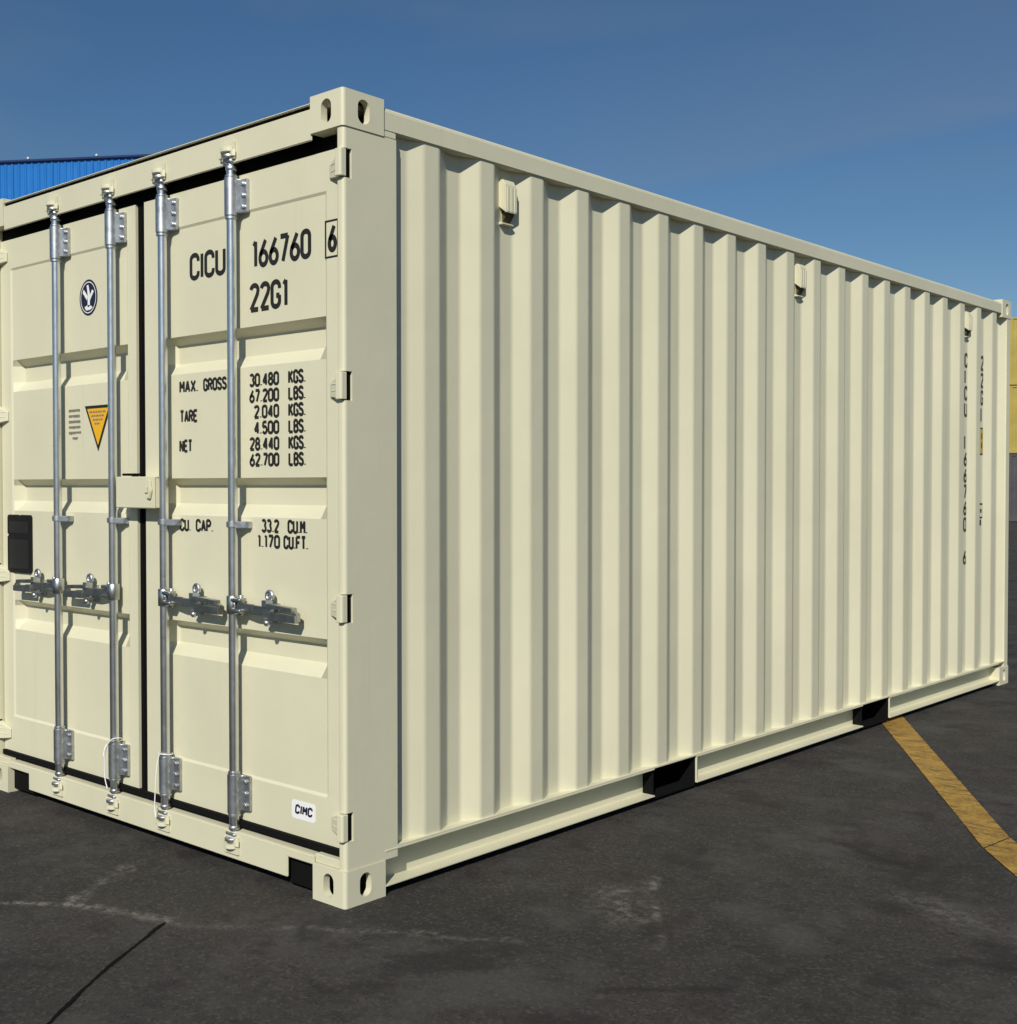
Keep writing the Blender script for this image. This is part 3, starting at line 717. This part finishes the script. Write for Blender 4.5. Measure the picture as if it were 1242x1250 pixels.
# --- lettering and decals on the doors (plane just proud of the pressed field)
YT = YD + .005 - .0012
def onDoor(x0, z0, y=YT): return lambda a, b, c: (x0 + a, y - c, z0 + b)
def ztext(name, s, u0, u1, zc, h, parent, vmid, th=.0102, y=YT):
    xa, xb = Pd(u0, vmid, y).x, Pd(u1, vmid, y).x
    return lettering(name, s, parent, onDoor(xa, zc - h / 2, y), xb - xa, h, 'black_vinyl', th)
TB = .0172
ztext('owner_code', 'CICU', 231.5, 275.5, 2.180, .102, DR, 325, TB)
ztext('serial_number', '166760', 307, 380, 2.180, .102, DR, 310, TB)
ztext('check_digit', '6', 400, 411.5, 2.180, .094, DR, 292, TB, YD - .0012)
xa, xb = Pd(397, 292, YD).x, Pd(413.5, 292, YD).x
mb = MB().add([(x, YD - .0012, z) for k in (0, .006) for x, z in ((xa + k, 2.116 + k), (xb - k, 2.116 + k), (xb - k, 2.240 - k), (xa + k, 2.240 - k))], [(i, (i + 1) % 4, 4 + (i + 1) % 4, 4 + i) for i in range(4)])
build('check_digit_box', mb, 'black_vinyl', DR)
ztext('size_code', '22G1', 304.5, 352.5, 2.029, .102, DR, 362, TB)
ztext('gross_label', 'MAX.', 219, 242, 1.740, .049, DR, 472); ztext('gross_label', 'GROSS', 248, 277, 1.740, .049, DR, 472)
ztext('tare_label', 'TARE', 219.5, 241.5, 1.629, .049, DR, 510)
ztext('net_label', 'NET', 219, 235, 1.518, .049, DR, 546)
rows = [('30.480', 'KGS.', 304.5), ('67.200', 'LBS.', 304.5), ('2.040', 'KGS.', 310), ('4.500', 'LBS.', 310), ('28.440', 'KGS.', 304.5), ('62.700', 'LBS.', 304.5)]
for i, (a, b, u) in enumerate(rows):
    zc = 1.740 - i * .0560
    ztext('weight_figure', a, u, 341, zc, .049, DR, 520); ztext('weight_unit', b, 352, 373.5, zc, .049, DR, 520)
ztext('capacity_label', 'CU.', 219.5, 233, 1.222, .049, DR, 642); ztext('capacity_label', 'CAP.', 239, 260.5, 1.222, .049, DR, 642)
ztext('capacity_figure', '33.2', 319, 341, 1.229, .049, DR, 644); ztext('capacity_unit', 'CU.M.', 351, 375.5, 1.229, .049, DR, 644)
ztext('capacity_figure', '1.170', 314, 342, 1.175, .049, DR, 664); ztext('capacity_unit', 'CU.FT.', 346, 376.5, 1.175, .049, DR, 664)

def disc(mb, cx, cz, rx, rz, y, n=36, r0=0):
    if r0 == 0:
        mb.add([(cx, y, cz)] + [(cx + rx * math.cos(2 * math.pi * i / n), y, cz + rz * math.sin(2 * math.pi * i / n)) for i in range(n)], [(0, 1 + i, 1 + (i + 1) % n) for i in range(n)])
    else:
        mb.add([(cx + k * rx * math.cos(2 * math.pi * i / n), y, cz + k * rz * math.sin(2 * math.pi * i / n)) for k in (1, r0) for i in range(n)], [(i, (i + 1) % n, n + (i + 1) % n, n + i) for i in range(n)])
    return mb
ec = Pd(108, 363, YT); ex, ez = ec.x, ec.z
em = build('round_emblem', disc(MB(), ex, ez, .070, .074, YT), 'ink_navy', DL)
mb = disc(MB(), ex, ez, .061, .065, YT - .0008, r0=.94)
def tri(*p): mb.add([(ex + a, YT - .0008, ez + b) for a, b in p], [tuple(range(len(p)))])
tri((-.006, -.040), (.012, -.038), (.014, .010), (.002, .052), (-.012, .050), (-.004, .008))
tri((-.004, .006), (-.036, .036), (-.044, .022), (-.010, -.012)); tri((.012, .006), (.030, .030), (.044, .022), (.014, -.012))
tri((-.030, -.038), (-.004, -.030), (.022, -.036), (.034, -.044), (.012, -.052), (-.018, -.052))
build('emblem_figure', mb, 'sticker_white', em)
A, B, C = Pd(103.5, 496, YT), Pd(136, 493, YT), Pd(119.5, 551, YT)
zt = (A.z + B.z) / 2; cx = C.x
tw = (B.x - A.x) / 2; mx_ = (A.x + B.x) / 2
build('warning_triangle', MB().add([(mx_ - tw, YT, zt), (mx_ + tw, YT, zt), (mx_, YT, C.z)], [(0, 1, 2)]), 'black_vinyl', DL)
wt = [o for o in BOX.children_recursive if o.name == 'warning_triangle'][0]
k = .80; gz = (zt * 2 + C.z) / 3
build('triangle_field', MB().add([(mx_ - tw * k, YT - .0008, gz + (zt - gz) * k), (mx_ + tw * k, YT - .0008, gz + (zt - gz) * k), (mx_, YT - .0008, gz + (C.z - gz) * k)], [(0, 1, 2)]), 'sticker_yellow', wt)
mb = MB()
for i in range(4):
    zz = zt - .030 - i * .016; half = tw * (.62 - i * .13); xq = mx_ - half
    while xq < mx_ + half - .012:
        wd = random.uniform(.008, .022); mb.box(xq, min(xq + wd, mx_ + half), YT - .0016, YT - .001, zz, zz + .007); xq += wd + .005
build('triangle_print', mb, 'ink_grey', wt)
p0, p1 = Pd(84, 499, YT), Pd(100, 536, YT); mb = MB()
for i in range(6):
    zz = p0.z - .004 - i * (p0.z - p1.z) / 5.6; xq = p0.x
    end = p1.x - (0.03 if i == 5 else random.uniform(0, .015))
    if i == 5: xq += .03
    while xq < end - .004:
        wd = random.uniform(.004, .016); mb.box(xq, min(xq + wd, end), YT - .0006, YT, zz - random.uniform(.008, .012), zz); xq += wd + .003
build('small_print', mb, 'ink_grey', DL)
x0, x1, z1, z0 = Pd(10, 626, YD).x, Pd(38.5, 626, YD).x, 1.240, 0.982
pl = [(x0 + .012, z0), (x1 - .012, z0), (x1, z0 + .012), (x1, z1 - .010), (x1 - .010, z1), ((x0 + x1) / 2 + .012, z1), ((x0 + x1) / 2, z1 - .018), ((x0 + x1) / 2 - .012, z1), (x0 + .010, z1), (x0, z1 - .010), (x0, z1 - .083), (x0 + .012, z1 - .091), (x0, z1 - .099), (x0, z0 + .012)]
dp = build('data_plate', MB().prism(pl, 1, YD - .004, YD + .0045), 'plate_dark', DL)
build('plate_panel', MB().box(x0 + .02, x1 - .02, YD - .0052, YD - .0042, z0 + .02, z1 - .11).box(x0 + .02, x1 - .02, YD - .0052, YD - .0042, z1 - .080, z1 - .03), 'black_vinyl', dp)
p0, p1 = Pd(356.5, 981, YD), Pd(385.5, 1003, YD)
x0, x1 = p0.x, p1.x; z1, z0 = .297, .233; r = .008
pl = [(x0 + r, z0), (x1 - r, z0), (x1, z0 + r), (x1, z1 - r), (x1 - r, z1), (x0 + r, z1), (x0, z1 - r), (x0, z0 + r)]
st = build('maker_sticker', MB().prism(pl, 1, YD - .0010, YD - .0003), 'sticker_white', DR)
lettering('maker_name', 'CIMC', st, lambda a, b, c: (x0 + .017 + a + b * .15, YD - .0018 - c, z0 + .017 + b), (x1 - x0) - .034, .034, 'ink_navy', .0078, .55)

# --- marks on the long side near its far end: stacked number and code in the hollows of the sheet
XS = -0.048 + .0014
def stacked(name, s, yc, z_top, step, w, h, parent=None):
    SP = [o for o in BOX.children if o.name.startswith('side_panel')][0]
    for i, ch in enumerate(s):
        if ch == ' ': continue
        zc = z_top - i * step
        lettering(name, ch, SP, lambda a, b, c: (XS + c, yc - w / 2 + a, zc - h + b), w if ch not in 'I1' else w * .45, h, 'ink_side', .0190)
yv1, yv2 = O0 + PER * 17 + .192, O0 + PER * 18 + .192
stacked('side_number', 'CICU 166760 6', yv1 + .004, 2.235, .107, .060, .098)
stacked('side_code', '22G1', yv2 + .004, 2.240, .115, .056, .104)
SP = [o for o in BOX.children if o.name.startswith('side_panel')][0]
hl = build('height_label', MB().box(XS - .0006, XS, yv2 - .034, yv2 + .040, 1.575, 1.758), 'black_vinyl', SP)
build('height_label_field', MB().box(XS + .0001, XS + .0008, yv2 - .030, yv2 + .030, 1.586, 1.748), 'label_yellow', hl)
build('height_label_mark', MB().box(XS + .0009, XS + .0014, yv2 - .004, yv2 + .010, 1.62, 1.66).box(XS + .0009, XS + .0014, yv2 - .004, yv2 + .010, 1.68, 1.72), 'black_vinyl', hl)
mb = MB()
for q in ((yv2 - .03, yv2 + .032, 1.152, 1.162), (yv2 - .03, yv2 + .032, 1.242, 1.252), (yv2 - .03, yv2 - .022, 1.1625, 1.2415), (yv2 + .024, yv2 + .032, 1.1625, 1.2415), (yv2 - .012, yv2 + .012, 1.19, 1.214)):
    mb.box(XS, XS + .0008, *q)
mb.box(XS, XS + .0008, yv2 - .02, yv2 + .004, 1.105, 1.142)
build('side_box_mark', mb, 'black_vinyl', SP)

# ------------------------------------------------------------------ white seal ties round two rods
def tie(name, pts, label, loc):
    mb = MB().tube([Vector(p) - Vector(loc) for p in pts], .0022, 8)
    o = build(name, mb, 'tie_white', smooth=80); o.location = loc
    o['label'] = label; o['category'] = 'tie'
x = RODS[2][0]
def spline(P, k=6):
    P = [Vector(p) for p in P]; out = []
    for i in range(len(P) - 1):
        a, b, c, d = P[max(i - 1, 0)], P[i], P[i + 1], P[min(i + 2, len(P) - 1)]
        for j in range(k):
            t = j / k
            out.append(.5 * ((2 * b) + (c - a) * t + (2 * a - 5 * b + 4 * c - d) * t * t + (3 * b - a - 3 * c + d) * t ** 3))
    return out + [P[-1]]
tie('seal_tie', spline([(x - .006, YR - .030, .165), (x - .024, YR - .030, .210), (x - .024, YR - .030, .290), (x + .000, YR - .034, .335), (x + .026, YR - .026, .365), (x + .032, YR + .006, .366), (x + .012, YR + .026, .352), (x - .024, YR + .012, .342), (x - .034, YR - .018, .330), (x - .030, YR - .032, .290)]),
    'white plastic seal tie looped over the lower bracket of a left door lock rod', (x, YR, .15))
x = RODS[1][0]
tie('seal_tie', spline([(x - .014, YR - .034, .115), (x - .028, YR - .030, .150), (x - .026, YR - .028, .215), (x - .028, YR - .020, .300), (x - .026, YR - .008, .352), (x + .004, YR - .027, .356), (x + .028, YR + .004, .352), (x + .0, YR + .028, .350), (x - .028, YR + .004, .351)]),
    'white plastic seal tie hanging down beside the lower bracket of a right door lock rod', (x, YR, .10))

# ------------------------------------------------------------------ blue warehouse behind
A = Vector((-34.0, 5.35, 0)); B = Vector((-17.98, 15.6, 0)); d = (B - A).normalized(); L = (B - A).length
nrm = Vector((d.y, -d.x, 0)); HW = 9.0
WH = empty('warehouse', A, 'bright blue corrugated metal warehouse standing behind the cream container', 'warehouse')
WH.rotation_euler = (0, 0, math.atan2(d.y, d.x))
# local frame: +x along the wall, -y towards the camera
ns = int(L); sw = L / ns; pr = []
for k in range(6):
    o = k * sw / 6
    pr += [(o, 0), (o + sw * .085, 0), (o + sw * .110, -.020), (o + sw * .142, -.020)]
pr.append((sw - .004, 0))
mb = MB(); n = len(pr)
mb.add([(x, y, z) for z in (0.0, 3.0, 6.0, HW - .057) for x, y in pr], [(j * n + i, j * n + i + 1, (j + 1) * n + i + 1, (j + 1) * n + i) for j in range(3) for i in range(n - 1)])
s0 = build('cladding_sheet', mb, 'blue_cladding', WH)
for k in range(1, ns):
    o = s0.copy(); COL.objects.link(o); o.parent = WH; o.location = (k * sw, 0, 0)
build('eaves_flashing', MB().box(-.1, L + .1, -.07, .10, HW - .055, HW), 'blue_flashing', WH, bev=.01)
build('side_wall', MB().box(L - .06, L, .02, 24, 0, HW - .15), 'blue_cladding', WH)
build('side_wall', MB().box(0, .06, .02, 24, 0, HW - .15), 'blue_cladding', WH)
build('back_wall', MB().box(0, L, 23.95, 24, 0, HW - .15), 'blue_cladding', WH)
build('roof', MB().prism([(0.02, HW - .12), (12, HW - .02), (24, HW - .12), (24, HW - .22), (.02, HW - .22)], 0, .05, L - .05), 'blue_cladding', WH)
for uu in (28.5, 119.5):
    q = Vector((0, 0, 0)); hv = hit(uu, 192, 2, HW); t = (hv - A).dot(d)
    build('roof_bracket', MB().tube([(t, -.02, HW - .02), (t, -.02, HW + .03)], .015, 8).ball((t, -.02, HW + .035), .03, 8), 'white_paint', WH)

# ------------------------------------------------------------------ stacked containers in the yard beyond
base = Vector((-13.9, 44.4, 0)); ang = math.radians(28)
def far_container(z, m, label, cast):
    e = empty('stacked_container', base + Vector((0, 0, z)), label, 'container', None)
    e.rotation_euler = (0, 0, ang); Lf, Hf, Wf = 12.19, 2.59, 2.44
    p = []
    y0 = .20
    k = 0
    while y0 + .28 < Lf - .15:
        p += [(y0, .045), (y0 + .07, .045), (y0 + .14, .01), (y0 + .21, .01)]; y0 += .28
    mb = MB(); n = len(p)
    for yy, s in ((0, 1), (Wf, -1)):
        mb.add([(a, yy + s * b, zz) for zz in (.16, Hf - .06) for a, b in p], [(i, i + 1, n + i + 1, n + i) for i in range(n - 1)])
    build('side_panel', mb, m, e)
    build('end_panel', MB().box(.02, .05, .1, Wf - .1, .1, Hf - .06), m, e); build('end_panel', MB().box(Lf - .05, Lf - .02, .1, Wf - .1, .1, Hf - .06), m, e)
    build('roof', MB().box(.05, Lf - .05, .05, Wf - .05, Hf - .06, Hf - .03), m, e)
    for a, b in ((0.005, .065), (Wf - .065, Wf - .005)):
        build('top_rail', MB().box(.179, Lf - .179, a, b, Hf - .08, Hf - .015), m, e, bev=.004)
        build('bottom_rail', MB().box(.179, Lf - .179, a, b, .02, .17), m, e, bev=.004)
        for x0 in (.006, Lf - .176): build('corner_post', MB().box(x0, x0 + .17, a - .0 + .001, b + .05 if a < 1 else b, .119, Hf - .119), m, e, bev=.006)
    for x0 in (0, Lf - .178):
        for y0 in (0, Wf - .162):
            for z0 in (0, Hf - .118):
                build('corner_casting', MB().box(x0, x0 + .178, y0, y0 + .162, z0, z0 + .118), cast, e, bev=.01)
    return e
far_container(0, 'charcoal_paint', 'dark grey container with pale corner castings, standing on the ground under a yellow one', 'white_paint')
far_container(2.592, 'yellow_paint', 'yellow container resting directly on the dark grey container', 'yellow_paint')
far_container(5.184, 'yellow_paint', 'yellow container on top of another yellow container, topmost of the stack', 'yellow_paint')
